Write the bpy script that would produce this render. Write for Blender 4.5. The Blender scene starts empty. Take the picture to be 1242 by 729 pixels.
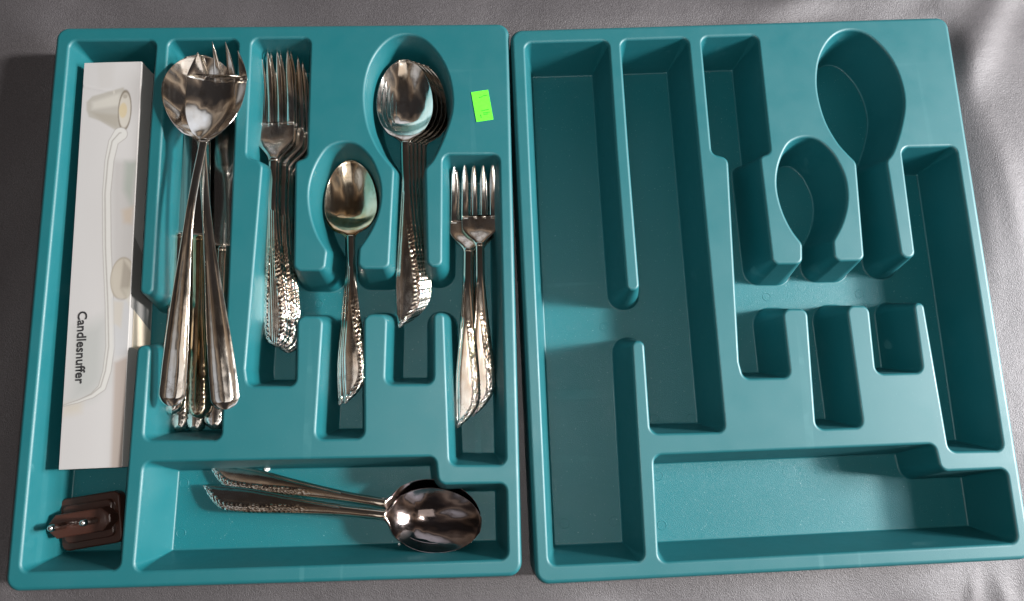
import bpy, bmesh, math, random
import numpy as np
from mathutils import Vector, Matrix, noise
from mathutils.geometry import delaunay_2d_cdt
random.seed(3); rng = np.random.default_rng(5)
sc = bpy.context.scene
COL = sc.collection
MM = 0.001
RIM = 0.0440            # height of the tray tops above the cloth
DEPTH = 0.04165         # depth of a compartment

# ------------------------------------------------------------------ camera
def rot3(a, b, c):
    return Matrix.Rotation(c, 3, 'Z') @ Matrix.Rotation(b, 3, 'Y') @ Matrix.Rotation(a, 3, 'X')
CAM = Vector((0.15028, -0.10947, 0.52841 + RIM)); CR = rot3(0.18061, -0.02569, -0.02352)
cd = bpy.data.cameras.new('camera'); cam = bpy.data.objects.new('camera', cd); COL.objects.link(cam)
cam.matrix_world = Matrix.Translation(CAM) @ CR.to_4x4()
cd.sensor_fit = 'HORIZONTAL'; cd.sensor_width = 36; cd.lens = 36 * 0.74; cd.clip_start = 0.02; cd.clip_end = 50
sc.camera = cam
def at(px, py, z=0.0):
    """point of the place seen at a photograph pixel, z metres above the tray-top plane"""
    d = CR @ Vector(((px - 621) / (0.74 * 1242), -(py - 364.5) / (0.74 * 1242), -1))
    return CAM + d * ((z + RIM - CAM.z) / d.z)

# ------------------------------------------------------------------ world and lights
w = bpy.data.worlds.new('World'); sc.world = w; w.use_nodes = True
nt = w.node_tree; bg = nt.nodes['Background']
# made-up glow round the table: dark and pale noise blotches for the silver to reflect, brighter towards the window side (+x)
tc = nt.nodes.new('ShaderNodeTexCoord'); sx = nt.nodes.new('ShaderNodeSeparateXYZ'); nt.links.new(tc.outputs['Generated'], sx.inputs[0])
nz = nt.nodes.new('ShaderNodeTexNoise'); nz.inputs['Scale'].default_value = 1.55; nz.inputs['Detail'].default_value = 1.8; nt.links.new(tc.outputs['Generated'], nz.inputs['Vector'])
cr = nt.nodes.new('ShaderNodeValToRGB'); nt.links.new(nz.outputs['Fac'], cr.inputs[0]); el = cr.color_ramp.elements
el[0].position = 0.40; el[0].color = (0.035, 0.031, 0.030, 1); el[1].position = 0.70; el[1].color = (0.85, 0.88, 0.95, 1)
for p_, c_ in ((0.48, (0.13, 0.100, 0.08, 1)), (0.52, (0.42, 0.335, 0.26, 1)), (0.57, (0.06, 0.056, 0.056, 1)), (0.61, (0.55, 0.55, 0.56, 1))):
    e_ = el.new(p_); e_.color = c_
mr = nt.nodes.new('ShaderNodeMapRange'); mr.inputs[1].default_value = -1; mr.inputs[2].default_value = 1; mr.inputs[3].default_value = 0.35; mr.inputs[4].default_value = 0.85
nt.links.new(sx.outputs['X'], mr.inputs[0]); nt.links.new(mr.outputs[0], bg.inputs[1]); nt.links.new(cr.outputs[0], bg.inputs[0])

def lamp(name, kind, loc, energy, color=(1, 1, 1), **k):
    l = bpy.data.lights.new(name, kind); l.energy = energy; l.color = color
    for a, b in k.items(): setattr(l, a, b)
    o = bpy.data.objects.new(name, l); COL.objects.link(o); o.location = loc; return o
sun = lamp('sun', 'SUN', (2, 0, 1.2), 4.0, (1.0, 0.965, 0.92), angle=math.radians(5.5))
EL, AZ = math.radians(30), math.radians(0.8)
sdir = Vector((math.cos(EL) * math.cos(AZ), math.cos(EL) * math.sin(AZ), math.sin(EL)))
sun.rotation_euler = sdir.to_track_quat('Z', 'Y').to_euler()
win = lamp('window', 'AREA', (1.22, -0.02, 0.52), 12.5, (0.95, 0.98, 1.0), shape='RECTANGLE', size=0.26, size_y=0.26)
win.rotation_euler = (Vector(win.location) - Vector((0.15, 0, 0))).to_track_quat('Z', 'Y').to_euler()
flash = lamp('phone_flash', 'POINT', CAM + CR @ Vector((0.012, 0.012, 0.004)), 3.2, (1, 0.97, 0.92), shadow_soft_size=0.004)
over_fill = lamp('overhead_fill', 'AREA', (0.12, -0.42, 1.75), 0.9, (1.0, 0.92, 0.84), shape='RECTANGLE', size=0.8, size_y=0.6)  # added overhead panel giving the silver warm reflections; no known lamp there
sc.view_settings.view_transform = 'Standard'; sc.view_settings.look = 'None'
sc.view_settings.exposure = 0.5; sc.view_settings.gamma = 1.0

# ------------------------------------------------------------------ materials
def srgb(r, g, b):
    f = lambda c: (c / 12.92 if c <= 0.04045 else ((c + 0.055) / 1.055) ** 2.4)
    return (f(r / 255), f(g / 255), f(b / 255), 1)
class Mat:
    def __init__(s, name):
        s.m = bpy.data.materials.new(name); s.m.use_nodes = True; s.t = s.m.node_tree; s.p = s.t.nodes['Principled BSDF']
        s.tc = s.t.nodes.new('ShaderNodeTexCoord')
    def set(s, **k):
        for a, b in k.items(): s.p.inputs[a.replace('_', ' ')].default_value = b
        return s
    def noise(s, scale, detail=3, rough=0.55, vec=None, stretch=None):
        n = s.t.nodes.new('ShaderNodeTexNoise'); n.inputs['Scale'].default_value = scale
        n.inputs['Detail'].default_value = detail; n.inputs['Roughness'].default_value = rough
        src = s.tc.outputs['Object']
        if stretch:
            mp = s.t.nodes.new('ShaderNodeMapping'); mp.inputs['Scale'].default_value = stretch
            s.t.links.new(src, mp.inputs[0]); src = mp.outputs[0]
        s.t.links.new(src, n.inputs['Vector']); return n.outputs['Fac']
    def ramp(s, fac, stops):
        r = s.t.nodes.new('ShaderNodeValToRGB'); e = r.color_ramp.elements
        while len(e) < len(stops): e.new(0.5)
        for i, (p, c) in enumerate(stops):
            e[i].position = p; e[i].color = c if isinstance(c, tuple) else (c, c, c, 1)
        s.t.links.new(fac, r.inputs[0]); return r.outputs[0]
    def mix(s, fac, a, b, mode='MIX'):
        m = s.t.nodes.new('ShaderNodeMix'); m.data_type = 'RGBA'; m.blend_type = mode
        for sock, v in ((m.inputs[0], fac), (m.inputs[6], a), (m.inputs[7], b)):
            if hasattr(v, 'is_linked') or hasattr(v, 'node'): s.t.links.new(v, sock)
            else: sock.default_value = v
        return m.outputs[2]
    def link(s, out, name): s.t.links.new(out, s.p.inputs[name]); return s
    def bump(s, h, strength=0.3, dist=0.001, prev=None):
        b = s.t.nodes.new('ShaderNodeBump'); b.inputs['Strength'].default_value = strength; b.inputs['Distance'].default_value = dist
        s.t.links.new(h, b.inputs['Height'])
        if prev: s.t.links.new(prev, b.inputs['Normal'])
        s.t.links.new(b.outputs[0], s.p.inputs['Normal']); return b.outputs[0]

TEAL = (0.0015, 0.105, 0.124, 1); TEAL2 = (0.003, 0.116, 0.136, 1)
def make_plastic(name, rough, grain, dust, spec, tint=1.0):
    m = Mat(name)
    c = m.mix(m.noise(9, 4), tuple(v * tint for v in TEAL[:3]) + (1,), tuple(v * tint for v in TEAL2[:3]) + (1,))
    sp = m.ramp(m.noise(900, 1, 0.4), [(0.74, 0.0), (0.80, 1.0)])
    c = m.mix(m.mix(1.0, sp, (dust, dust, dust, 1), 'MULTIPLY'), c, (0.32, 0.48, 0.48, 1))
    # hair scratches and rubbed patches, pale and a little rougher
    s1 = m.ramp(m.noise(60, 2, 0.4, stretch=(1, 0.035, 1)), [(0.690, 0.0), (0.705, 1.0)])
    s2 = m.ramp(m.noise(48, 2, 0.4, stretch=(0.05, 1, 1)), [(0.700, 0.0), (0.715, 1.0)])
    rub = m.ramp(m.noise(22, 4, 0.6), [(0.52, 0.0), (0.75, 1.0)])
    sc_ = m.mix(1.0, m.mix(1.0, s1, s2, 'ADD'), m.mix(0.7, (0.25, 0.25, 0.25, 1), rub), 'MULTIPLY')
    c = m.mix(m.mix(1.0, sc_, (0.45, 0.45, 0.45, 1), 'MULTIPLY'), c, (0.10, 0.30, 0.32, 1))
    m.link(c, 'Base Color')
    r = m.ramp(m.noise(35, 5, 0.65), [(0.3, rough - 0.05), (0.75, rough + 0.08)])
    m.link(m.mix(1.0, r, m.mix(1.0, sc_, (0.2, 0.2, 0.2, 1), 'MULTIPLY'), 'ADD'), 'Roughness'); m.set(Specular_IOR_Level=spec, IOR=1.5)
    b = m.bump(m.noise(1900, 2, 0.6), grain, 0.0003)
    m.bump(m.noise(8, 3, 0.5), 0.08, 0.004, b)
    return m.m
M_RIM = make_plastic('teal_plastic', 0.50, 0.2, 0.12, 0.75)
M_FLOOR = make_plastic('teal_grained_plastic', 0.42, 0.75, 0.45, 0.52, 1.16)

def make_silver(name, light, warm, dark, rough, cov):
    m = Mat(name)
    n1 = m.noise(70, 5, 0.7); n2 = m.noise(28, 4, 0.6, stretch=(1, 0.45, 1)); n3 = m.noise(420, 2, 0.5, stretch=(1, 0.15, 1))
    c = m.mix(m.ramp(n2, [(cov, 0.0), (cov + 0.16, 1.0)]), light, warm)
    c = m.mix(m.ramp(n1, [(0.55, 0.0), (0.72, 0.75)]), c, dark)
    at_ = m.t.nodes.new('ShaderNodeAttribute'); at_.attribute_name = 'relief'
    c = m.mix(m.ramp(at_.outputs['Fac'], [(0.0, 0.0), (0.5, 0.0), (1.0, 0.85)]), c, (0.05, 0.035, 0.025, 1))
    m.link(c, 'Base Color'); m.set(Metallic=1.0)
    m.link(m.mix(0.5, m.ramp(n1, [(0.3, rough - 0.05), (0.8, rough + 0.14)]), m.ramp(n3, [(0.3, rough - 0.04), (0.7, rough + 0.1)])), 'Roughness')
    b = m.bump(n3, 0.06, 0.0003)
    m.bump(m.noise(45, 2, 0.5), 0.25, 0.0012, b)
    return m.m
M_SILVER = make_silver('tarnished_silver', (0.93, 0.91, 0.88, 1), (0.76, 0.64, 0.52, 1), (0.26, 0.18, 0.13, 1), 0.085, 0.42)
M_BRIGHT = make_silver('bright_silver', (0.94, 0.91, 0.87, 1), (0.80, 0.70, 0.58, 1), (0.38, 0.31, 0.25, 1), 0.07, 0.46)
M_BROWN = make_silver('tarnished_dark_reflection_silver', (0.36, 0.32, 0.34, 1), (0.27, 0.21, 0.19, 1), (0.11, 0.08, 0.075, 1), 0.07, 0.38)  # brown tarnish, and the bowls' dark reflection put into a darker base colour
M_GOLD = make_silver('yellowed_silver', (0.80, 0.71, 0.57, 1), (0.62, 0.45, 0.26, 1), (0.22, 0.14, 0.07, 1), 0.10, 0.40)
M_BLADE = Mat('steel_blade').set(Metallic=1.0, Roughness=0.12, Base_Color=(0.52, 0.50, 0.48, 1)).m

def plain(name, col, rough=0.6, **k):
    m = Mat(name); c = m.mix(m.noise(120, 3), col, tuple(min(1, x * 1.12) for x in col[:3]) + (1,)); m.link(c, 'Base Color')
    m.set(Roughness=rough, **k); return m.m

# ------------------------------------------------------------------ object helpers
def tag(o, label=None, category=None, group=None, kind=None):
    for k, v in (('label', label), ('category', category), ('group', group), ('kind', kind)):
        if v: o[k] = v
    return o
def mesh_obj(name, verts, faces, mat, parent=None, normals=None, smooth=True):
    me = bpy.data.meshes.new(name); me.from_pydata([tuple(v) for v in verts], [], faces); me.update()
    if smooth: me.polygons.foreach_set('use_smooth', [True] * len(me.polygons))
    if normals is not None: me.normals_split_custom_set_from_vertices([tuple(n) for n in normals])
    if mat: me.materials.append(mat)
    o = bpy.data.objects.new(name, me); COL.objects.link(o)
    if parent: o.parent = parent
    return o
def empty(name, loc=(0, 0, 0), rz=0.0):
    o = bpy.data.objects.new(name, None); COL.objects.link(o); o.location = loc; o.rotation_euler = (0, 0, rz); o.empty_display_size = 0.02
    return o
def copy_tree(root):
    c = root.copy(); COL.objects.link(c)
    for ch in list(root.children):
        d = ch.copy(); COL.objects.link(d); d.parent = c
        for g in ch.children:
            e = g.copy(); COL.objects.link(e); e.parent = d
    return c
def bevel_box(name, sx, sy, sz, mat, parent=None, bev=0.0005, seg=2, loc=(0, 0, 0)):
    bm = bmesh.new(); bmesh.ops.create_cube(bm, size=1)
    for v in bm.verts: v.co = Vector((v.co.x * sx, v.co.y * sy, v.co.z * sz)) + Vector(loc)
    bmesh.ops.bevel(bm, geom=bm.edges[:], offset=bev, segments=seg, affect='EDGES', profile=0.5)
    me = bpy.data.meshes.new(name); bm.to_mesh(me); bm.free(); me.materials.append(mat)
    o = bpy.data.objects.new(name, me); COL.objects.link(o); o.parent = parent; return o
def prism(name, pts, z0, z1, mat, parent=None, bev=0.0008, seg=2):
    bm = bmesh.new(); vs = [bm.verts.new((p[0], p[1], z0)) for p in pts]; f = bm.faces.new(vs)
    r = bmesh.ops.extrude_face_region(bm, geom=[f]); up = [v for v in r['geom'] if isinstance(v, bmesh.types.BMVert)]
    for v in up: v.co.z = z1
    bmesh.ops.recalc_face_normals(bm, faces=bm.faces[:])
    if bev: bmesh.ops.bevel(bm, geom=[e for e in bm.edges if abs(e.verts[0].co.z - z1) < 1e-7 and abs(e.verts[1].co.z - z1) < 1e-7], offset=bev, segments=seg, affect='EDGES', profile=0.5)
    me = bpy.data.meshes.new(name); bm.to_mesh(me); bm.free(); me.materials.append(mat)
    me.polygons.foreach_set('use_smooth', [False] * len(me.polygons))
    o = bpy.data.objects.new(name, me); COL.objects.link(o); o.parent = parent; return o

# ------------------------------------------------------------------ cloth
Ltray = dict(x0=-0.170, x1=0.1687, y0=-0.2005, y1=0.2015)
def make_cloth():
    nx, ny = 520, 420
    xs = np.linspace(-0.95, 1.25, nx); ys = np.linspace(-0.85, 0.85, ny)
    X, Y = np.meshgrid(xs, ys)
    def fold(p, q, wd, h, wob=0.0):
        p = np.array(p[:2]); q = np.array(q[:2]); d = q - p; L = np.linalg.norm(d); d = d / L; n = np.array([-d[1], d[0]])
        a = (X - p[0]) * d[0] + (Y - p[1]) * d[1]; b = (X - p[0]) * n[0] + (Y - p[1]) * n[1]
        b = b + wob * np.sin(a * 24 + p[0] * 40)
        e = np.clip(a / L, 0, 1); win_ = np.exp(-np.clip(np.abs(a - L / 2) - L / 2, 0, None) ** 2 / (2 * 0.02 ** 2)) * (0.6 + 0.4 * np.sin(e * 3.1))
        return h * np.exp(-(b / wd) ** 2) * win_
    Z = np.zeros_like(X)
    for a, b, wd, h in [((1060, -60), (1110, 12), .026, .007), ((1130, -70), (1160, 60), .020, .006), ((1185, -10), (1205, 330), .030, .007),
                        ((1235, -60), (1170, 90), .013, .006), ((1250, 60), (1275, 420), .026, .007), ((1195, 160), (1225, 280), .010, .0025),
                        ((1000, -30), (940, 18), .014, .003), ((900, 4), (1120, -6), .012, .004), ((820, 12), (640, 30), .022, .003),
                        ((0, 0), (70, 60), .018, .006), ((20, -20), (90, 15), .012, .004), ((-20, 60), (60, 120), .022, .006), ((-40, 300), (20, 180), .024, .005),
                        ((-60, 560), (10, 330), .020, .004), ((120, -10), (260, 20), .016, .003), ((380, -25), (560, 10), .024, .004),
                        ((1186, 690), (1180, 770), .0035, .003), ((1215, 694), (1228, 770), .007, .003), ((1150, 715), (1110, 780), .014, .003),
                        ((960, 720), (860, 760), .020, .003), ((690, 725), (760, 780), .014, .002), ((300, 735), (180, 780), .018, .003), ((1262, 500), (1280, 760), .016, .004),
                        ((30, 740), (-40, 690), .014, .003)]:
        A = at(*a, -RIM); B = at(*b, -RIM); Z += fold(A, B, wd * (1.25 if wd > .01 else 1), h * .9, 0.002)
    N = np.array([[noise.noise(Vector((x * 7 + 3, y * 7, 0.3))) * 0.5 + noise.noise(Vector((x * 19, y * 15, 4.3))) * 0.22 for x in xs] for y in ys])
    Z += N * 0.005
    # the cloth is pressed flat under the trays
    dx = np.maximum(np.maximum(-0.172 - X, X - 0.520), 0); dy = np.maximum(np.maximum(-0.203 - Y, Y - 0.204), 0)
    dist = np.sqrt(dx ** 2 + dy ** 2); k = np.clip(dist / 0.028, 0, 1); k = k * k * (3 - 2 * k)
    Z = Z * k - 0.0006
    Z = np.where(dist <= 0, -0.0006, np.maximum(Z, -0.004))
    V = np.stack([X, Y, Z], -1).reshape(-1, 3)
    idx = np.arange(nx * ny).reshape(ny, nx)
    F = np.stack([idx[:-1, :-1], idx[:-1, 1:], idx[1:, 1:], idx[1:, :-1]], -1).reshape(-1, 4)
    m = Mat('grey_satin_cloth')
    c = m.mix(m.noise(6, 4), (0.046, 0.041, 0.046, 1), (0.070, 0.063, 0.069, 1))
    weave = m.noise(1700, 2, 0.6, stretch=(1, 0.55, 1)); c = m.mix(m.ramp(weave, [(0.3, 0.0), (0.7, 1.0)]), c, (0.112, 0.104, 0.113, 1))
    m.link(c, 'Base Color'); m.set(Roughness=0.54, Specular_IOR_Level=1.0, Sheen_Weight=0.1, Sheen_Roughness=0.4, Metallic=0.35)
    b = m.bump(weave, 0.6, 0.0007)
    m.bump(m.noise(40, 4, .6), 0.14, 0.004, b)
    me = bpy.data.meshes.new('tablecloth'); me.from_pydata(V.tolist(), [], F.tolist()); me.polygons.foreach_set('use_smooth', [True] * len(me.polygons))
    me.materials.append(m.m); o = bpy.data.objects.new('tablecloth', me); COL.objects.link(o)
    tag(o, 'crumpled dark grey satin cloth that both trays lie on', 'cloth', kind='structure')
make_cloth()

# ------------------------------------------------------------------ trays
# compartment openings at the tray top, millimetres, anticlockwise; (x, y) or (x, y, radius)
AB = [(-159.6, 190.4), (-161.5, -189.2), (-95.4, -189.6), (-93.3, -41.0, 3.2), (-86.4, -41.2, 3.2), (-86.9, -105.8), (-33.0, -107.2), (-33.4, 190.8),
      (-86.9, 190.4), (-87.3, 101), (-86.9, -2.9, 3.2), (-94.0, -2.6, 3.2), (-94.6, 101), (-94.2, 190.4)]
EE = [(-85.8, -118.4), (-87.8, -190.6), (160.2, -190.0), (160.2, -138.4), (114.0, -138.2, 5), (112.0, -119.4)]
def spline(P, n=4):
    P = [np.array(p, float) for p in P]; out = []
    for i in range(len(P) - 1):
        a = P[i - 1] if i else 2 * P[0] - P[1]; b, c = P[i], P[i + 1]; d = P[i + 2] if i + 2 < len(P) else 2 * P[-1] - P[-2]
        for k in range(n):
            t = k / n
            out.append(tuple(0.5 * (2 * b + (c - a) * t + (2 * a - 5 * b + 4 * c - d) * t * t + (3 * b - a - 3 * c + d) * t ** 3)) + (0,))
    return out + [tuple(P[-1]) + (0,)]
bigE = spline([(105.8, 85.7), (112.2, 93.5), (121.0, 113.8), (126.0, 133.3), (124.8, 153.3), (119.2, 170.3), (110.0, 183.8), (101.0, 190.9), (90.5, 193.2), (80.1, 190.4),
               (70.9, 182.2), (63.6, 169.0), (59.8, 152.4), (59.7, 135.9), (62.9, 118.0), (69.1, 102.9), (75.0, 94.0), (81.6, 85.7)])
smallE = spline([(58.5, 26.4), (67.1, 40.3), (72.7, 56.9), (73.2, 74.2), (68.9, 88.8), (63.6, 98.0), (56.3, 105.0), (48.5, 107.8), (39.4, 106.6), (31.2, 101.0),
                 (23.5, 86.3), (20.3, 70.0), (22.0, 52.7), (27.2, 37.0), (34.1, 25.3)])
MM_ = ([(-25.2, 191.0), (-25.6, 95.6), (-13.8, 92.2, 5), (-20.3, -58), (-18.2, -70.8), (16.6, -71.6), (16.2, -22.4, 4.5), (32.3, -23.0, 4.5), (28.7, -107.9), (63.7, -108.2),
        (62.6, -21.9, 4.5), (77.1, -22.6, 4.5), (75.8, -71.5), (111.2, -72.0), (111.4, -22.0, 2.6), (117.0, -22.4, 2.6), (120.0, -127.2), (160.2, -128.4), (160.2, 97.0), (117.0, 97.4),
        (115.9, 13.0, 4), (107.1, 13.6, 4)] + [bigE[0][:2] + (6,)] + bigE[1:-1] + [bigE[-1][:2] + (6,)] +
       [(78.2, 12.4, 4), (57.9, 12.8, 4)] + [smallE[0][:2] + (5,)] + smallE[1:-1] + [smallE[-1][:2] + (5,)] +
       [(32.7, 11.6, 4), (12.6, 12.3, 4), (11.6, 92.0, 3), (20.0, 95.0), (20.3, 191.2)])
def area(P): return sum(P[i][0] * P[(i + 1) % len(P)][1] - P[(i + 1) % len(P)][0] * P[i][1] for i in range(len(P))) / 2
OUT = [(-169.3, 200.6, 9), (-169.9, -200.2, 9), (168.5, -200.0, 9), (168.7, 201.2, 9)]
def norm_poly(P):
    P = [(p + (6.5,)) if len(p) == 2 else p for p in P]
    if area(P) < 0: P = P[::-1]
    return P
K = 6
def level(P, d):
    """polygon P (anticlockwise) inset by d (mm) with its corners rounded: points and inward directions"""
    n = len(P); pts = []; nrm = []
    E = []
    for i in range(n):
        a = np.array(P[i][:2]); b = np.array(P[(i + 1) % n][:2]); t = (b - a) / np.linalg.norm(b - a); E.append((a, t, np.array([-t[1], t[0]])))
    M = []
    for i in range(n):
        t0, n0 = E[i - 1][1:]; t1, n1 = E[i][1:]
        M.append(np.array(P[i][:2]) + (n0 + n1) / (1 + n0 @ n1) * d)
    for i in range(n):
        t0, n0 = E[i - 1][1:]; t1, n1 = E[i][1:]; r0 = P[i][2]
        cr_ = t0[0] * t1[1] - t0[1] * t1[0]; phi = math.atan2(cr_, t0 @ t1)
        if r0 == 0:
            q = n0 + n1; pts.append(M[i]); nrm.append(q / np.linalg.norm(q)); continue
        r = (r0 - d) if phi > 0 else (r0 + d)
        r = max(r, 0.9)
        th = abs(math.tan(phi / 2)); l0 = np.linalg.norm(M[i] - M[i - 1]); l1 = np.linalg.norm(M[(i + 1) % n] - M[i])
        f0 = 0.48 if P[i - 1][2] else 0.9; f1 = 0.48 if P[(i + 1) % n][2] else 0.9
        tl = min(r * th, l0 * f0, l1 * f1); r = tl / max(th, 1e-6)
        s = 1 if phi > 0 else -1
        c = M[i] - t0 * tl + n0 * r * s
        for k in range(K + 1):
            a = phi * k / K; nn = np.array([n0[0] * math.cos(a) - n0[1] * math.sin(a), n0[0] * math.sin(a) + n0[1] * math.cos(a)])
            pts.append(c - nn * r * s); nrm.append(nn)
    return pts, nrm
def make_tray():
    V = []; N = []; F = []; loops = []; floors = []
    def ring(P, d, z, a):
        pts, nr = level(P, d); base = len(V)
        for p, q in zip(pts, nr):
            V.append((p[0] * MM, p[1] * MM, z * MM)); N.append((q[0] * math.sin(a), q[1] * math.sin(a), math.cos(a)))
        return list(range(base, len(V)))
    def stitch(A, B, flip=False):
        n = len(A)
        for i in range(n):
            f = (A[i], A[(i + 1) % n], B[(i + 1) % n], B[i]); F.append(f[::-1] if flip else f)
    H = DEPTH * 1000
    for P in (AB, EE, MM_):
        P = norm_poly(P); prev = None; top = None
        r = 2.3; d0 = -1.0; ae = math.radians(80.2)
        prof = [(d0 + r * math.sin(a), -(r - r * math.cos(a)), a) for a in [ae * k / 6 for k in range(7)]]
        dl, zl, _ = prof[-1]; rb = 1.3; dend = 7.8
        # foot fillet centred rb above the floor
        zf = -H + rb - rb * math.cos(ae); df = dl + (zl - zf) / math.tan(ae) 
        prof.append((dl + (zl - zf) * 0.5 / math.tan(ae), (zl + zf) / 2, ae)); prof.append((df, zf, ae))
        for k in range(3, -1, -1):
            a = ae * k / 4; prof.append((df + rb * (math.sin(ae) - math.sin(a)), -H + rb - rb * math.cos(a), a))
        for d, z, a in prof:
            R_ = ring(P, d, z, a)
            if prev: stitch(prev, R_, False)
            else: top = R_
            prev = R_
        loops.append(top); floors.append([V[i] for i in prev])
    P = norm_poly(OUT); prev = None
    for k in range(7):
        a = math.radians(88) * k / 6; r = 3.2
        R_ = ring(P, r - r * math.sin(a), -(r - r * math.cos(a)), -a)
        if prev: stitch(prev, R_, True)
        else: outer = R_
        prev = R_
    for z, d in ((-20, -0.7), (-43.2, -1.3), ):
        R_ = ring(P, d, z, -math.radians(88)); stitch(prev, R_, True); prev = R_
    R_ = ring(P, 1.2, -43.2, -math.radians(88)); stitch(prev, R_, True)
    # flat top with the three openings
    allv = []; idx = []; edges = []; polys = []
    for L in [outer] + loops:
        b = len(allv); 
        for i in L: allv.append(Vector(V[i][:2])); idx.append(i)
        edges += [(b + i, b + (i + 1) % len(L)) for i in range(len(L))]
    vo, eo, fo, ov, oe, of = delaunay_2d_cdt(allv, edges, [], 0, 1e-7)
    hole = [[Vector(V[i][:2]) for i in L] for L in loops]
    def inside(p, L):
        c = False
        for i in range(len(L)):
            a, b = L[i - 1], L[i]
            if (a.y > p.y) != (b.y > p.y) and p.x < (b.x - a.x) * (p.y - a.y) / (b.y - a.y) + a.x: c = not c
        return c
    om = [idx[o[0]] for o in ov]
    outl = [Vector(V[i][:2]) for i in outer]
    for f in fo:
        c = sum((vo[i] for i in f), Vector((0, 0))) / len(f)
        if inside(c, outl) and not any(inside(c, h) for h in hole): F.append(tuple(om[i] for i in f))
    root = empty('cutlery_tray', (0, 0, RIM))
    mesh_obj('body', V, F, M_RIM, root, N)
    for fl in floors:
        p2 = [Vector(v[:2]) for v in fl]
        vo, eo, fo, *_ = delaunay_2d_cdt(p2, [(i, (i + 1) % len(p2)) for i in range(len(p2))], [], 0, 1e-7)
        fo = [f for f in fo if inside(sum((vo[i] for i in f), Vector((0, 0))) / len(f), p2)]
        mesh_obj('compartment_floor', [(v.x, v.y, -DEPTH) for v in vo], [tuple(f) for f in fo], M_FLOOR, root, smooth=False)
    # moulding marks: little rings and discs proud of the compartment floors
    V2 = []; F2 = []
    def ringmark(x, y, r, disc=False):
        V2.clear(); F2.clear(); n = 20; prof = [(r - .35, .0), (r - .2, .14), (r + .2, .14), (r + .35, .0)] if not disc else [(0.01, .035), (r - .15, .035), (r, .0)]
        b = len(V2)
        for d, z in prof:
            for k in range(n): V2.append(((x + d * math.cos(k * 2 * math.pi / n)) * MM, (y + d * math.sin(k * 2 * math.pi / n)) * MM, -DEPTH + z * MM + 1e-5))
        for j in range(len(prof) - 1):
            for k in range(n): F2.append((b + j * n + k, b + (j + 1) * n + k, b + (j + 1) * n + (k + 1) % n, b + j * n + (k + 1) % n))
        if disc: F2.append(tuple(range(n)))
        mesh_obj('moulding_mark', V2, F2, M_FLOOR, root, smooth=False)
    for x, y, r, d in [(-145.4, .7, 3.2, 0), (-107, -23.5, 3, 0), (-91.3, -24.1, 5, 1), (-144.7, -166.2, 3.4, 0), (-108.6, -166.2, 3.4, 0), (-73.4, -94.1, 3, 0), (-46.2, -95.3, 3.2, 0),
                       (-73.6, -135.6, 3.2, 0), (-73.9, -170.7, 3.2, 0), (23.4, -137, 5, 1), (20.6, -5.2, 3, 0), (48.4, 1.4, 3.2, 1), (93, -6, 3.2, 0), (-50, 168, 2.8, 0), (120.6, -168, 3, 0)]:
        ringmark(x, y, r, d)
    return root
tray_l = make_tray()
tray_l.rotation_euler = (0, 0, 0)
tag(tray_l, 'teal plastic cutlery tray filled with silver cutlery, with the green sticker on its rim', 'cutlery tray', 'teal cutlery trays')
tray_r = copy_tree(tray_l)
tray_r.matrix_world = Matrix.Translation((0.34296, -0.00199, RIM + 0.0013)) @ rot3(0.00077, -0.00189, 0.02072).to_4x4()
tag(tray_r, 'empty teal plastic cutlery tray, lying beside the filled one', 'cutlery tray', 'teal cutlery trays')

# ------------------------------------------------------------------ cutlery meshes (millimetres, handle end at y=0, business end at +y)
def S(a, b, t): t = np.clip((t - a) / (b - a), 0, 1); return t * t * (3 - 2 * t)
def loft(name, st, mat, parent, nu=13, top=None, cap=True):
    """st: list of (y, xL, xR, z, cup, thick). top(y,x,u) -> (extra height, relief)"""
    us = -np.cos(np.linspace(0, math.pi, nu)) if top is None else np.linspace(-1, 1, nu)
    V = []; F = []; rel = []; m = 2 * nu - 2
    for (y, xl, xr, z, cup, th, *sl) in st:
        sl = sl[0] if sl else 0.0
        hw = (xr - xl) / 2; xc = (xl + xr) / 2; rows = []
        for u in us:
            zt = z - cup * (1 - abs(u) ** 2.1); h = r = 0.0
            if top and abs(u) < 0.999: h, r = top(y, xc + hw * u, u, hw)
            e = th * (1 - 0.85 * abs(u) ** 5)
            zt += sl * hw * u
            rows.append((xc + hw * u, zt - 0.30 * th * abs(u) ** 5, zt - e, h, r))
        for x, a, b, h, r in rows: V.append((x * MM, y * MM, (a + h) * MM)); rel.append(r)
        for x, a, b, h, r in rows[-2:0:-1]: V.append((x * MM, y * MM, b * MM)); rel.append(0)
    n = len(st)
    for i in range(n - 1):
        for k in range(m): F.append((i * m + k, i * m + (k + 1) % m, (i + 1) * m + (k + 1) % m, (i + 1) * m + k))
    if cap: F.append(tuple(range(m))[::-1]); F.append(tuple(range((n - 1) * m, n * m)))
    o = mesh_obj(name, V, F, mat, parent)
    if top:
        a = o.data.attributes.new('relief', 'FLOAT', 'POINT'); a.data.foreach_set('value', rel)
    return o
_cr = random.Random(11); curls = []
for k_ in range(86): curls.append((1.0 + k_ * 1.05 + _cr.uniform(-.3, .3), (1.1, 4.4, 2.7)[k_ % 3] + _cr.uniform(-.3, .3), _cr.uniform(.6, 1.1)))
def scroll(s, e):
    """raised scrollwork: s mm along the edge, e mm in from the edge"""
    h = 0.0; k = int(s / 1.05)
    for j in range(max(0, k - 3), min(86, k + 4)):
        c, ce, r = curls[j]; d = math.hypot(s - c, e - ce)
        h = max(h, 0.58 * math.exp(-((d - r) / 0.30) ** 2), 0.5 * math.exp(-(d / 0.34) ** 2))
    return h + 0.16 * math.exp(-((e - 5.7) / .35) ** 2)
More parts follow.
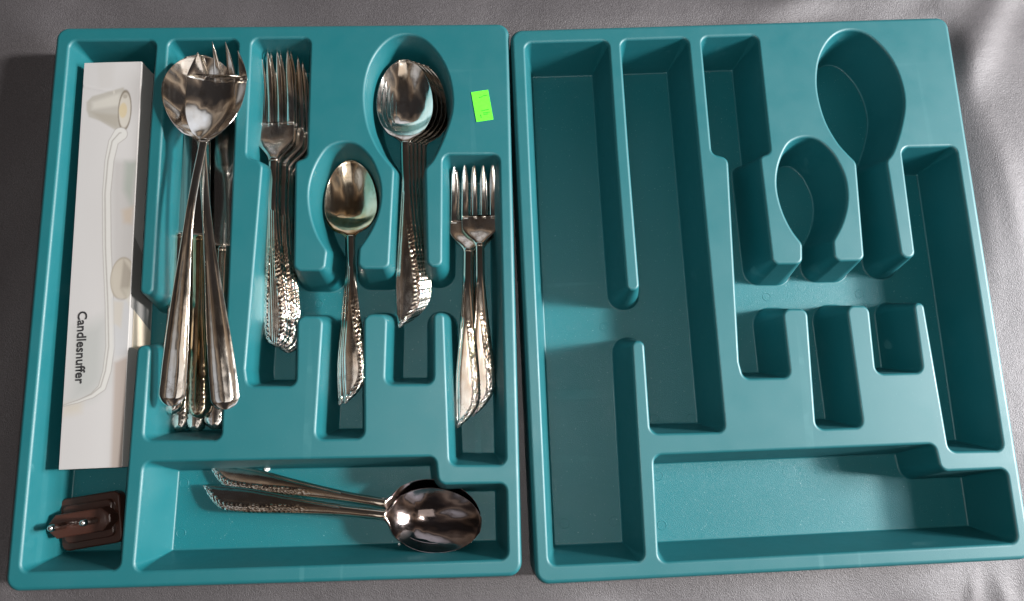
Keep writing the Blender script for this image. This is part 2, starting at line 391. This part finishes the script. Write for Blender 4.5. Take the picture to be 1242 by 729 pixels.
def handle(kind, L, neck, end, zf, mat, parent, orn=75, n_=None, th=(3.0, 2.0)):
    """stations of a handle from its end y=0 to the neck y=L"""
    st = []; n = n_ or int(L / 0.75)
    for i in range(n + 1):
        y = 0.05 + (L - 0.05) * (i / n) ** 1.15; t = y / L
        if kind == 'edge':       # straight left edge, ornate right edge that curls in to a point on the left
            base = neck + (end - neck) * (1 - S(0.22, 0.85, t)) * (0.90 + 0.10 * math.sin(t * 9))
            xl = -base; w_ = max(0.0, 1 - (y / (end * 2.6))) ; xr = base - (2 * base) * w_ ** 2.2 * 0.90
            if y < 2.5: xl += (2.5 - y) * 0.25
        elif kind == 'both':
            base = neck + (end - neck) * (1 - S(0.12, 0.75, t)); w_ = max(0.0, 1 - y / (end * 1.5)); base *= math.sqrt(max(0.02, 1 - w_ ** 2.4)); xl, xr = -base, base
        else:
            base = neck + (end - neck) * (1 - S(0.05, 0.80, t)) ** 1.15; w_ = max(0.0, 1 - y / (end * 0.95)); base *= math.sqrt(max(0.012, 1 - w_ ** 2.0)); xl, xr = -base, base
        cup = -2.0 if kind == 'plain' else -0.7
        st.append((y, xl, xr, zf(t), cup * min(1, (xr - xl) / 5) if kind != 'plain' else cup * min(1, ((xr - xl) / 18)) ** 2, th[1] + (th[0] - th[1]) * S(.3, .95, t)))
    if kind == 'plain': return loft('handle', st, mat, parent, 13)
    def top(y, x, u, hw):
        if y > orn + 25 or hw < 0.4: return 0, 0
        fade = 1 - S(orn * 0.8, orn + 8, np.float64(y)); h = 0; e = (1 - u) * hw
        r = 0.0
        if e < 6.6:
            m_ = fade * (1 - S(5.4, 6.6, np.float64(e))); q = scroll(y, e); h += q * m_; r = max(r, (1 - min(1, q * 2.2)) * m_)
        if kind == 'both':
            if abs(u) * hw < 2.6: h += 0.12 * math.cos(x * 4.2)
            e2 = (1 + u) * hw
            if e2 < 4.6:
                m_ = fade * (1 - S(3.4, 4.6, np.float64(e2))); q = scroll(y + 2, e2); h += q * m_; r = max(r, (1 - min(1, q * 2.2)) * m_)
        else:
            e2 = (1 + u) * hw
            if e2 < 3.4: h += -0.30 * max(0, math.cos(e2 * 3.2)) * (1 if y > 8 else y / 8)
        return float(h), float(r)
    return loft('handle', st, mat, parent, 35, top)

def spoon(mat, L, Lb, Wb, depth, neck, end, kind='edge', bow=9.0, egg=0.5, th=(3.0, 2.0), bmat=None):
    root = empty('spoon'); Lh = L - Lb + 3
    zneck = depth + 2.2
    def zf(t): return 2.0 + bow * math.sin(min(1, t * 1.02) * math.pi * 0.62) ** 1.3 * 1.0 + (zneck - 2.0 - bow * math.sin(math.pi * .62) ** 1.3) * S(.72, 1, np.float64(t))
    handle(kind, Lh, neck, end, zf, mat, root, th=th)
    st = []; n = 46; y0 = L - Lb
    for i in range(n + 1):
        t = i / n; t = t + 0.0 * t; y = y0 + Lb * t
        s = 1 - t
        q_ = (egg - s) / egg if s < egg else (s - egg) / (1 - egg)
        w_ = Wb / 2 * max(0.0, 1 - abs(q_) ** 2.05) ** (0.52 if s < egg else 0.80)
        # towards the neck (t->0) run out into the shaft
        kk = float(S(0.0, 0.16, np.float64(t))); w_ = neck * (1 - kk) + max(w_, neck * .9) * kk if t < .16 else max(w_, 0.35)
        if t > .99: w_ = max(w_, .4)
        cup = depth * math.sin(math.pi * t ** 0.92) ** 0.8 * float(S(0.0, 0.34, np.float64(t))) if 0 < t < 1 else 0
        z = zneck - 2.2 * float(S(-.1, .45, np.float64(t))) + 1.2 * t ** 3
        st.append((y, -w_, w_, z, max(cup, -0.4 * (1 - t) if t < .05 else 0), 1.5 + 1.4 * (1 - float(S(0, .15, np.float64(t))))))
    # denser tip so that it closes round
    tip = []
    y1, _, w1, z1, c1, t1 = st[-2]
    for k in range(1, 7):
        a = k / 6 * math.pi / 2; w_ = max(w1 * math.cos(a), 0.25); tip.append((y1 + (L - y1) * math.sin(a), -w_, w_, z1 + 0.05 * k, c1 * math.cos(a), t1))
    loft('bowl', st[:-1] + tip, bmat or mat, root, 25)
    return root
def fork(mat, L, Lt, Lbody, W, neck, end, kind='both', bow=9.0, cup=1.6, curve=7.0, gap=0.34, spread=1.0, ztip=8.0, tips=None, bodyf=None, th=(3.0, 2.0)):
    """head = body + four tines"""
    root = empty('fork'); Lh = L - Lt - Lbody + 3; y0 = L - Lt - Lbody; yb = L - Lt
    zn = curve + 2
    def zf(t): return 2.0 + bow * math.sin(min(1, t * 1.02) * math.pi * 0.62) ** 1.3 + (zn - 2.0 - bow * math.sin(math.pi * .62) ** 1.3) * S(.72, 1, np.float64(t))
    handle(kind, Lh, neck, end, zf, mat, root, th=th)
    def zh(y):
        t = (y - y0) / (Lt + Lbody)
        return zn * (1 - t) ** 2.2 + 0.6 + ztip * max(0, t - .35) ** 1.8 * 2.0
    st = []
    for i in range(21):
        t = i / 20; y = y0 + Lbody * t 
        k = float(S(0.02, 0.62, np.float64(t))) if bodyf is None else bodyf(t)
        w_ = neck + (W / 2 - neck) * k
        st.append((y, -w_, w_, zh(y), cup * k - 0.3 * (1 - k), 1.9 + 1.0 * (1 - k)))
    loft('head', st, mat, root, 17)
    for j in range(4):
        a = -1 + j * 0.5 + (gap / 4 if j else 0); b = -1 + (j + 1) * 0.5 - (gap / 4 if j < 3 else 0)
        
        if tips: a, b = tips[j][2:]
        xa, xb = a * W / 2, b * W / 2; xc = (xa + xb) / 2
        tl = Lt if tips is None else tips[j][1]; dx = 0 if tips is None else tips[j][0]
        ts = []; n = 18
        for i in range(n + 1):
            t = i / n; y = yb + tl * t - 3.0 * (1 - t) ** 3; c = xc + dx * t ** 1.2 - 0.04 * xc * t * 0
            hw = (xb - xa) / 2 * ((1 - 0.32 * t) * (1 - max(0, (t - .72) / .28) ** 1.5 * .88) if tips is None else (1 - t ** 1.25) + 0.06)
            uu = (xc + (dx * t)) / (W / 2); z = zh(y) - cup * (1 - min(1, abs(uu)) ** 2.1) * (1 - 0.6 * t)
            q = min(1, abs(uu)); sl = math.copysign(cup * 2.1 * q ** 1.1 / (W / 2), uu) * (1 - 0.6 * t); cc = cup * (hw / (W / 2)) ** 2
            ts.append((y, c - hw, c + hw, z + cc + .06, cc, 1.8 - 0.7 * t, sl))
        loft('tine', ts, mat, root, 9)
    return root
def knife(mat, L, Lh):
    root = empty('knife'); st = []
    n = int(Lh / 1.0)
    for i in range(n + 1):
        y = 0.05 + (Lh - .05) * (i / n) ** 1.1; t = y / Lh
        b = 8.6 - 2.2 * t + 0.6 * math.sin(t * 7); w_ = max(0, 1 - y / 10); b *= math.sqrt(max(.03, 1 - w_ ** 2.2))
        st.append((y, -b, b, 3.2, -3.2 * min(1, b / 7), 1.2))
    # rounded hollow handle: crowned above, and below
    def top(y, x, u, hw):
        f = 1 - S(24, 62, np.float64(y)); h = r = 0.0; e = (1 - abs(u)) * hw
        if e < 5 and f > 0: q = scroll(y, e); h = q * .8 * f; r = (1 - min(1, q * 2)) * f * .9
        if y > Lh - 4: h += .5 * math.sin((y - Lh) * 2.2)
        return float(h), float(r)
    loft('handle', [(y, a, b, z, c, 6.0) for y, a, b, z, c, t in st], mat, root, 23, top)
    bs = []; Lb = L - Lh
    for i in range(30):
        t = i / 29; y = Lh - 1 + Lb * t; k = math.sqrt(max(0.0, 1 - max(0, (t - .86) / .14) ** 2))
        bs.append((y, -9.5 * float(S(0, .06, np.float64(t))) * (.25 + .75 * k) - 3, 7.2 * k + .3, 2.6, -.35, 1.3))
    loft('blade', bs, M_BLADE, root, 11)
    return root

def rename(o, name):
    o.name = name
    return o
def set_local(o, Lloc, z0loc, z1loc):
    o['L_'] = Lloc; o['za_'] = z0loc; o['zb_'] = z1loc
def place(o, end_px, z_end, tip_px, z_tip, roll=0.0, dims=None, fit=True):
    """lay a piece so that its handle end and its tip stand over two points of the tray, at heights in mm below the tray top"""
    A = at(*end_px, z_end * MM); B = at(*tip_px, z_tip * MM); L, za, zb = dims
    a = Vector((0, 0, za * MM)); b = Vector((0, L * MM, zb * MM)); u = (b - a); v = (B - A)
    s = v.length / u.length if fit else 1.0
    def frame(d):
        y = d.normalized(); x = y.cross(Vector((0, 0, 1))).normalized(); z = x.cross(y); return Matrix((x, y, z)).transposed()
    R = frame(v) @ Matrix.Rotation(math.radians(roll), 3, 'Y') @ frame(u).transposed()
    o.matrix_world = Matrix.Translation(A - (R @ a) * s) @ (R * s).to_4x4()
    return o

# --- dinner forks in the second compartment group
G_DF = 'dinner forks nested in the square compartment'
DF = (230, 2, 14); df0 = rename(fork(M_SILVER, 230, 56, 34, 29.5, 3.6, 9.3, 'both', ztip=13, curve=7, th=(3.2, 2.2)), 'dinner_fork')
forks = [((334, 419), -18.5, (329, 58), -10.5, 0, 'topmost dinner fork of the left nested stack, patterned handle and brown stained head'),
         ((337, 421), -21, (333, 60), -13, 0, 'second dinner fork, hidden mostly under the topmost one in the same compartment'),
         ((345, 423), -23.5, (342, 66), -16, 2, 'dinner fork showing to the right of the topmost one, with golden stained tines'),
         ((348, 426), -26, (348, 72), -18.5, 2, 'fourth dinner fork down, its tines between the golden stained ones and the rightmost'),
         ((350, 428), -28.5, (352, 82), -21, 3, 'lowest dinner fork, its tines showing furthest right beside the compartment wall')]
for i, (e, ze, t, zt, ro, lab) in enumerate(forks):
    o = df0 if i == 0 else copy_tree(df0); place(o, e, ze - 3.5, t, zt, ro, DF); tag(o, lab, 'fork', G_DF)
# --- salad forks at the right of the filled tray
SF = (198, 2, 11); sf0 = rename(fork(M_SILVER, 198, 42, 26, 27.5, 3.4, 9.2, 'edge', ztip=11, curve=6, th=(3, 2)), 'salad_fork')
forks = [((567, 519), -22, (568, 198), -16, 0, 'left short fork of the right compartment, its leaf-shaped bright handle lying uppermost'),
         ((585, 505), -25, (580.5, 194), -13.5, 0, 'short fork with its four tines uppermost in the right compartment, handle to the right'),
         ((569, 516), -24.5, (571, 205), -19, 0, 'short fork right under the bright leaf-shaped handle in the right compartment'),
         ((588, 500), -28, (579, 206), -22, 0, 'lowest short fork of the right compartment, its handle end against the outer wall')]
for i, (e, ze, t, zt, ro, lab) in enumerate(forks):
    o = sf0 if i == 0 else copy_tree(sf0); place(o, e, ze - 5, t, zt, ro, SF); tag(o, lab, 'fork', 'short forks in the right compartment')
# --- tablespoons
TS = (208, 2, 10.4); ts0 = rename(spoon(M_SILVER, 208, 71, 43, 9, 3.3, 9.5, 'edge', egg=.52), 'tablespoon')
for i in range(5):
    o = ts0 if i == 0 else copy_tree(ts0)
    if i == 3:
        pass
    place(o, (497 + 2.6 * i, 397 - 1.2 * i), -19 - 2.3 * i, (490 + 6.2 * i, 72 + 1.8 * i), -17 - 2.4 * i, 1.5 * i, TS)
    tag(o, ['topmost tablespoon of the nested stack in the large oval compartment', 'second tablespoon from the top in the large oval compartment', 'middle tablespoon of the stack of five in the large oval compartment',
            'second tablespoon from the bottom in the large oval compartment', 'lowest tablespoon, its rim showing furthest right in the large oval compartment'][i], 'spoon', 'tablespoons nested in the large oval')
# --- teaspoons
TE = (186, 2, 9.8); te0 = rename(spoon(M_SILVER, 186, 64, 40, 8, 3.2, 9.3, 'edge', egg=.57, bmat=M_GOLD), 'teaspoon')
for i, (e, t, dz, ro, lab) in enumerate([((431, 489), (424, 194), 0, 0, 'topmost teaspoon in the small oval compartment, bowl stained golden'),
                                         ((424, 491), (427, 193), -2.4, 2, 'middle teaspoon in the small oval compartment, handle end lying left of the topmost'),
                                         ((433, 486), (421, 197), -4.6, -2, 'lowest teaspoon in the small oval compartment, rim showing left of the bowl')]):
    o = te0 if i == 0 else copy_tree(te0); place(o, e, -21 + dz, t, -23 + dz, ro, TE); tag(o, lab, 'spoon', 'teaspoons nested in the small oval')
# --- two spoons lying across the bottom compartment
BS = (200, 2, 11.6); bs0 = rename(spoon(M_SILVER, 200, 70, 43.5, 9.5, 3.4, 8.6, 'edge', bmat=M_BROWN), 'tablespoon')
o = place(bs0, (244, 601), -34, (584, 637), -19, -9, BS); tag(o, 'lower of the two dark tarnished spoons lying across the long bottom compartment', 'spoon', 'spoons lying across the bottom compartment')
o = copy_tree(bs0); place(o, (250, 573), -37, (582, 630), -22.5, -4, BS); tag(o, 'upper of the two dark tarnished spoons across the bottom compartment, its handle nearer the divider', 'spoon', 'spoons lying across the bottom compartment')

# --- knives under the serving pieces
KN = (235, 2, 2); kn0 = rename(knife(M_GOLD, 235, 132), 'table_knife'); kn1 = rename(knife(M_SILVER, 235, 132), 'table_knife')
for i, (e, t, z, zt, ro, lab) in enumerate([((242, 507), (244, 128), -24, -26, 0, 'table knife in the middle, its yellowed handle between the two serving handles'),
                                            ((209, 503), (222, 126), -27, -28, -8, 'leftmost table knife, its handle half under the left serving handle'),
                                            ((262, 521), (279, 140), -30, -31, 5, 'rightmost table knife, its scrolled handle end showing under the right serving handle'),
                                            ((218, 523), (232, 142), -35, -36, 0, 'table knife at the bottom left of the pile, only its handle tip and blade showing'),
                                            ((237, 524), (262, 145), -36, -36, 0, 'lowest table knife, dark handle end in the middle of the pile')]):
    o = (kn0, kn1)[i] if i < 2 else copy_tree(kn1); place(o, e, z, t, zt, ro, KN); tag(o, lab, 'knife', 'table knives under the serving pieces')
# --- serving spoon and serving fork
SS = (272, 2, 12); o = rename(spoon(M_BRIGHT, 272, 74, 54, 11, 3.2, 10, 'plain', bow=13, egg=0.38, th=(4.0, 2.4)), 'serving_spoon')
place(o, (274, 497), 1, (237, 67), 4, 4, SS); tag(o, 'large plain serving spoon lying under the serving fork, broad handle end to the right', 'serving spoon')
def bf(t): return 1 - (1 - t) ** 3
SFk = (272, 2, 14)
o = rename(fork(M_BRIGHT, 272, 25, 56, 46, 3.2, 9.8, 'plain', bow=13, cup=8, curve=9, gap=0.5, ztip=10, bodyf=bf,
                tips=[(0.3, 16, -1, -.47), (-3.7, 24.5, -.25, .04), (-4.5, 25, .20, .53), (-5, 19, .65, 1)], th=(4.0, 2.4)), 'serving_fork')
place(o, (206, 493), 1, (262, 44.5), 17, -4, SFk); tag(o, 'serving fork with four pointed tines lying on top of the serving spoon', 'serving fork')

# ------------------------------------------------------------------ candle snuffer box
def make_box():
    zt = -6.0; H = 35.4
    TLc, TRc, BRc, BLc = [at(px, py, zt * MM) for px, py in ((103, 75), (171, 75.5), (149, 569), (70, 567.5))]
    c = (TLc + TRc + BRc + BLc) / 4; ya = ((TLc + TRc) / 2 - (BLc + BRc) / 2); L = ya.length; W = ((TRc - TLc).length + (BRc - BLc).length) / 2
    rz = math.atan2(ya.y, ya.x) - math.pi / 2
    root = empty('candle_snuffer_box', (c.x, c.y, RIM + (zt - H) * MM), rz)
    tag(root, 'long white cardboard box with a picture of a candle snuffer, in the left compartment', 'cardboard box')
    inv = Matrix.Rotation(-rz, 3, 'Z')
    def loc(px, py): v = inv @ (at(px, py, zt * MM) - c); return np.array([v.x, v.y]) * 1000
    # print colours, as they are printed
    def seg(P, A, B):
        A = np.array(A); B = np.array(B); d = B - A; t = np.clip(((P - A) @ d) / (d @ d), 0, 1); return np.linalg.norm(P - A - t[:, None] * d, axis=1), t
    def paint(P):
        C = np.tile(np.array([0.80, 0.785, 0.79]), (len(P), 1)); x, y = P[:, 0], P[:, 1]
        def lay(mask, col): nonlocal C; C = C * (1 - mask[:, None]) + np.array(col) * mask[:, None]
        def sm(d, r, s): return np.clip((r - d) / s + .5, 0, 1)
        def poly(pts, s=1.0):
            q = np.array([loc(*p) for p in pts]); ins = np.zeros(len(P), bool); dm = np.full(len(P), 1e9)
            for i in range(len(q)):
                a, b = q[i - 1], q[i]; cnd = (a[1] > y) != (b[1] > y)
                with np.errstate(divide='ignore', invalid='ignore'): ins ^= cnd & (x < (b[0] - a[0]) * (y - a[1]) / (b[1] - a[1] if b[1] != a[1] else 1e-9) + a[0])
                dm = np.minimum(dm, seg(P, a, b)[0])
            return np.clip(np.where(ins, dm, -dm) / s + .5, 0, 1)
        lay(poly([(118, 60), (140, 60), (138, 105), (120, 110)], 4) * .25, (.70, .67, .64))
        lay(poly([(137, 195), (168, 195), (160, 330), (136, 330)], 6) * .55, (.60, .58, .57))
        lay(poly([(152, 196), (166, 196), (160, 250), (150, 230)], 5) * .6, (.42, .50, .44))
        lay(poly([(148, 255), (163, 250), (160, 272), (150, 270)], 4) * .6, (.72, .58, .44))
        lay(poly([(92, 400), (131, 385), (128, 462), (112, 480), (84, 488)], 14) * .55, (.52, .56, .54))
        lay(poly([(76, 490), (100, 487), (98, 500), (76, 505)], 6) * .5, (.80, .70, .55))
        lay(poly([(139, 440), (160, 430), (155, 575), (134, 575)], 3) * .75, (.60, .50, .44))
        # bell
        bell = [(105, 134), (105, 124), (112, 117), (130, 112), (150, 106), (156, 120), (156, 150), (150, 162), (140, 158), (122, 147), (108, 142)]
        m_ = poly(bell, 1.4); lay(m_, (.62, .595, .545)); lay(poly([(112, 124), (146, 113), (146, 128), (112, 133)], 3) * .7, (.86, .83, .77)); lay(poly([(110, 136), (146, 140), (143, 156), (124, 147)], 3) * .6, (.50, .46, .39))
        e = loc(151.5, 134); dd = np.sqrt(((x - e[0]) / 4.9) ** 2 + ((y - e[1]) / 16.2) ** 2)
        lay(sm(dd, 1, .12), (.28, .24, .19)); lay(sm(dd, .86, .15), (.80, .76, .69)); e2 = loc(149.5, 134); d2 = np.sqrt(((x - e2[0]) / 2.9) ** 2 + ((y - e2[1]) / 6) ** 2); lay(sm(d2, 1, .3), (.82, .70, .48))
        e2 = loc(152, 117); d2 = np.hypot(x - e2[0], y - e2[1]); lay(sm(d2, 1.7, 1) * .6, (.40, .36, .30))
        # curved handle
        pth = [(146, 163), (138, 172), (133, 195), (129.5, 235), (130, 300), (133, 370), (134, 420), (130, 450), (124, 470), (112, 480), (95, 487), (77, 492)]
        q = [loc(*p) for p in pth]; dm = np.full(len(P), 1e9); sd = np.zeros(len(P)); acc = np.zeros(len(P))
        for i in range(len(q) - 1):
            d, t = seg(P, q[i], q[i + 1]); k = d < dm; tt = (q[i + 1] - q[i]); side = (P[:, 0] - q[i][0]) * tt[1] - (P[:, 1] - q[i][1]) * tt[0]
            dm = np.where(k, d, dm); sd = np.where(k, np.sign(side) * d, sd); acc = np.where(k, i + t, acc)
        wd = np.interp(acc, [0, 1, 3, 6, 8, 9.5, 11], [5.2, 3.6, 2.9, 3.0, 2.6, 1.2, .4])
        lay(sm(dm, wd, .6), (.88, .87, .85)); lay(sm(np.abs(sd - 1.1), .5, .6) * sm(dm, wd, .5) * .8, (.50, .48, .45)); lay(sm(np.abs(dm - wd), .3, .4) * .7, (.46, .44, .41))
        # oval reflection and the light beyond it
        e = loc(149, 338); dd = np.sqrt(((x - e[0]) / 8.5) ** 2 + ((y - e[1]) / 15.5) ** 2)
        lay(sm(dd, 1, .1) * .85, (.70, .64, .54)); lay(sm(np.abs(dd - .98), .05, .06) * .6, (.45, .40, .33)); lay(sm(dd, .95, .1) * poly([(150, 315), (160, 330), (154, 365), (146, 350)], 2) * .6, (.38, .34, .29))
        lay(poly([(136, 362), (166, 366), (158, 430), (139, 432)], 3) * .8, (.74, .75, .78)); lay(poly([(138, 365), (150, 366), (147, 398), (138, 392)], 2) * .6, (.80, .73, .62))
        lay(poly([(148, 350), (165, 348), (158, 375)], 3) * .5, (.82, .78, .68))
        return np.clip(C, 0, 1)
    nx, ny = 96, 560
    gx = np.linspace(-W * 500 + .35, W * 500 - .35, nx); gy = np.linspace(-L * 500 + .35, L * 500 - .35, ny); X, Y = np.meshgrid(gx, gy)
    P = np.stack([X.ravel(), Y.ravel()], 1); C = paint(P)
    # slight bow of the cardboard, crease near the top end
    Z = 0.35 * np.cos(P[:, 0] / (W * 500) * 1.5) * 1 + 0.25 * np.exp(-((P[:, 1] - L * 500 + 24 + P[:, 0] * .25) / 1.2) ** 2) * (P[:, 0] < 2) - .03
    Z[(np.abs(P[:, 0]) > W * 500 - .5)] = 0
    idx = np.arange(nx * ny).reshape(ny, nx); F = np.stack([idx[:-1, :-1], idx[:-1, 1:], idx[1:, 1:], idx[1:, :-1]], -1).reshape(-1, 4)
    m = Mat('printed_card'); a = m.t.nodes.new('ShaderNodeVertexColor'); a.layer_name = 'print'; m.link(a.outputs[0], 'Base Color'); m.set(Roughness=.42, Specular_IOR_Level=.25)
    m.bump(m.noise(300, 3), .05, .0004)
    o = mesh_obj('printed_panel', np.c_[P * MM, (Z + H + .02) * MM], F.tolist(), m.m, root)
    ca = o.data.color_attributes.new('print', 'FLOAT_COLOR', 'POINT'); ca.data.foreach_set('color', np.c_[C * .50, np.ones(len(C))].ravel())
    white = plain('white_card', (.41, .40, .395, 1), .5)
    body = bevel_box('carton', W, L, H * MM, white, root, .0004, 2, (0, 0, H * MM / 2 - .0001))
    # printed patches that run over the right side panel
    def side(name, ys, z0, z1, mat, k):
        x = W / 2 + .00012 * k; mesh_obj(name, [(x, ys[0] * MM, z0 * MM), (x, ys[1] * MM, z0 * MM), (x, ys[2] * MM, z1 * MM), (x, ys[3] * MM, z1 * MM)], [(0, 1, 2, 3)], mat, root, smooth=False)
    grey = plain('grey_print', (.20, .195, .19, 1), .45); beige = plain('beige_print', (.62, .54, .43, 1), .45)
    y389 = loc(160, 389)[1]; 
    side('side_print', (y389 - 2, y389 + 40, y389 + 62, y389 + 10), 2, 34, grey, 1)
    side('side_print', (y389 - 22, y389 - 3, y389 + 9, y389 - 18), 2, 30, beige, 2)
    flap = plain('card_edge', (.55, .53, .50, 1), .7)
    bevel_box('end_flap', W * .96, .0005, H * MM * .9, flap, root, .0001, 1, (0, L / 2 + .0004, H * MM * .5))
    # lettering
    cu = bpy.data.curves.new('lettering', 'FONT'); cu.body = 'Candlesnuffer'; cu.size = 1; cu.space_character = 1.0; cu.resolution_u = 4; cu.offset = 0.022
    tmp = bpy.data.objects.new('t', cu); COL.objects.link(tmp); dg = bpy.context.evaluated_depsgraph_get(); dg.update()
    me = bpy.data.meshes.new_from_object(tmp.evaluated_get(dg)); bpy.data.objects.remove(tmp)
    me.materials.clear(); me.materials.append(plain('black_ink', (.02, .02, .022, 1), .5))
    xs = [v.co.x for v in me.vertices]; ys = [v.co.y for v in me.vertices]
    p0, p1 = loc(95.5, 378), loc(92, 466); d = p1 - p0; ln = np.linalg.norm(d); d /= ln; up = np.array([-d[1], d[0]])
    s = ln / (max(xs) - min(xs)); sy = s * 0.97
    for v in me.vertices:
        q = p0 + d * (v.co.x - min(xs)) * s + up * v.co.y * sy
        v.co = Vector((q[0] * MM, q[1] * MM, (H + .47) * MM))
    t = bpy.data.objects.new('lettering', me); COL.objects.link(t); t.parent = root
make_box()

# ------------------------------------------------------------------ brown two-pin plug
def make_plug():
    zf = -DEPTH * 1000
    c = at(118, 630, zf * MM); root = empty('two_pin_plug', (c.x, c.y, RIM + zf * MM + .0001), math.radians(8))
    tag(root, 'brown electric plug standing with its two silver pins up, below the cardboard box', 'electric plug')
    m = Mat('brown_plastic'); m.link(m.mix(m.noise(60, 3), (.036, .013, .009, 1), (.055, .020, .013, 1)), 'Base Color'); m.set(Roughness=.34, Specular_IOR_Level=.45); br = m.m
    def rr(w_, h_, r, n=5):
        out = []
        for cx_, cy_, a0 in ((w_ - r, h_ - r, 0), (-w_ + r, h_ - r, 90), (-w_ + r, -h_ + r, 180), (w_ - r, -h_ + r, 270)):
            for k in range(n + 1): a = math.radians(a0 + 90 * k / n); out.append(((cx_ + r * math.cos(a)) * MM, (cy_ + r * math.sin(a)) * MM))
        return out
    prism('base', rr(21, 18, 5), 0, .009, br, root, .0012, 3)
    prism('base_step', rr(17, 13, 4), .0092, .0125, br, root, .0008, 2)
    hx = [(-20, 0), (-14.5, -7.5), (14.5, -7.5), (20, 0), (14.5, 7.5), (-14.5, 7.5)]
    hx = [(-21, 2.5), (-21, -2.5), (-16, -8), (15, -8), (21, -2.5), (21, 2.5), (15, 8), (-16, 8)]
    nk = prism('face', [(x * MM, y * MM) for x, y in hx], .0127, .0240, br, root, .001, 2)
    steel = plain('bright_steel', (.75, .74, .72, 1), .15, Metallic=1.0)
    for sx_ in (-1, 1):
        V = []; F = []; n = 16; prof = [(0, 0.024), (2.3, 0.024), (2.3, .0385), (2.05, .0402), (1.3, .0413), (0.05, .0417)]
        for r, z in prof:
            for k in range(n): V.append((sx_ * 10.5 * MM + r * MM * math.cos(k * 2 * math.pi / n), r * MM * math.sin(k * 2 * math.pi / n), z))
        for j in range(len(prof) - 1):
            for k in range(n): F.append((j * n + k, j * n + (k + 1) % n, (j + 1) * n + (k + 1) % n, (j + 1) * n + k))
        mesh_obj('pin', V, F, steel, root)
make_plug()

# ------------------------------------------------------------------ green sticker
def make_sticker():
    P = [at(*p, 0.0002) for p in ((571.5, 112), (592, 109), (598.5, 145), (578, 148))]
    c = sum(P, Vector()) / 4; root = empty('price_sticker', (c.x, c.y, RIM))
    tag(root, 'small bright green price sticker on the top right of the filled tray', 'sticker')
    g = Mat('fluorescent_green_paper'); g.link(g.mix(g.noise(500, 2), (.10, .88, .03, 1), (.16, .95, .05, 1)), 'Base Color'); g.set(Roughness=.55)
    V = [(p.x - c.x, p.y - c.y, z) for z in (.0001, .0004) for p in P]
    mesh_obj('paper', V, [(7, 6, 5, 4), (0, 1, 5, 4), (1, 2, 6, 5), (2, 3, 7, 6), (3, 0, 4, 7)], g.m, root, smooth=False)
    ink = plain('faded_green_ink', (.02, .30, .015, 1), .6); V = []; F = []
    def stroke(a, b, w_=.35):
        A = at(*a, .0005) - c; B = at(*b, .0005) - c; d = (B - A).normalized(); n = Vector((-d.y, d.x, 0)) * w_ * MM; k = len(V)
        V.extend([(q.x, q.y, .00047) for q in (A - n, A + n, B + n, B - n)]); F.append((k, k + 1, k + 2, k + 3))
    for a, b in [((581, 118.5), (585.5, 117)), ((586, 116), (591, 115.5)), ((584, 134.5), (593, 132.5)), ((586, 137), (594, 136)), ((583, 139), (583.8, 143)), ((586.5, 139), (592, 138))]: stroke(a, b)
    mesh_obj('faded_writing', V, F, ink, root, smooth=False)
make_sticker()

# ------------------------------------------------------------------ small white crumbs
crumb_m = plain('white_crumb', (.85, .85, .83, 1), .6)
def crumb(px, py, z, r, label, flat=.5, sy=1.0):
    bm = bmesh.new(); bmesh.ops.create_icosphere(bm, subdivisions=1, radius=1)
    for v in bm.verts:
        k = random.uniform(.65, 1.15); v.co = Vector((v.co.x * k * r, v.co.y * k * r * sy, v.co.z * k * r * flat)) * MM
    me = bpy.data.meshes.new('crumb'); bm.to_mesh(me); bm.free(); me.materials.append(crumb_m)
    o = bpy.data.objects.new('crumb', me); COL.objects.link(o); p = at(px, py, z * MM); o.location = (p.x, p.y, p.z + r * flat * .6 * MM); o.rotation_euler.z = random.uniform(0, .4)
    tag(o, label, 'crumb')
crumb(324, 568, -41.6, 2.6, 'white crumb on the compartment floor above the lying spoons', .5, 1.4)
crumb(813, 529, 0, 1.5, 'white scuffed bit at the bottom end of the second compartment of the empty tray', .2, .4)
crumb(484, 660, -39, .8, 'tiny white crumb at the lower edge of the long compartment below the spoon neck', .5)
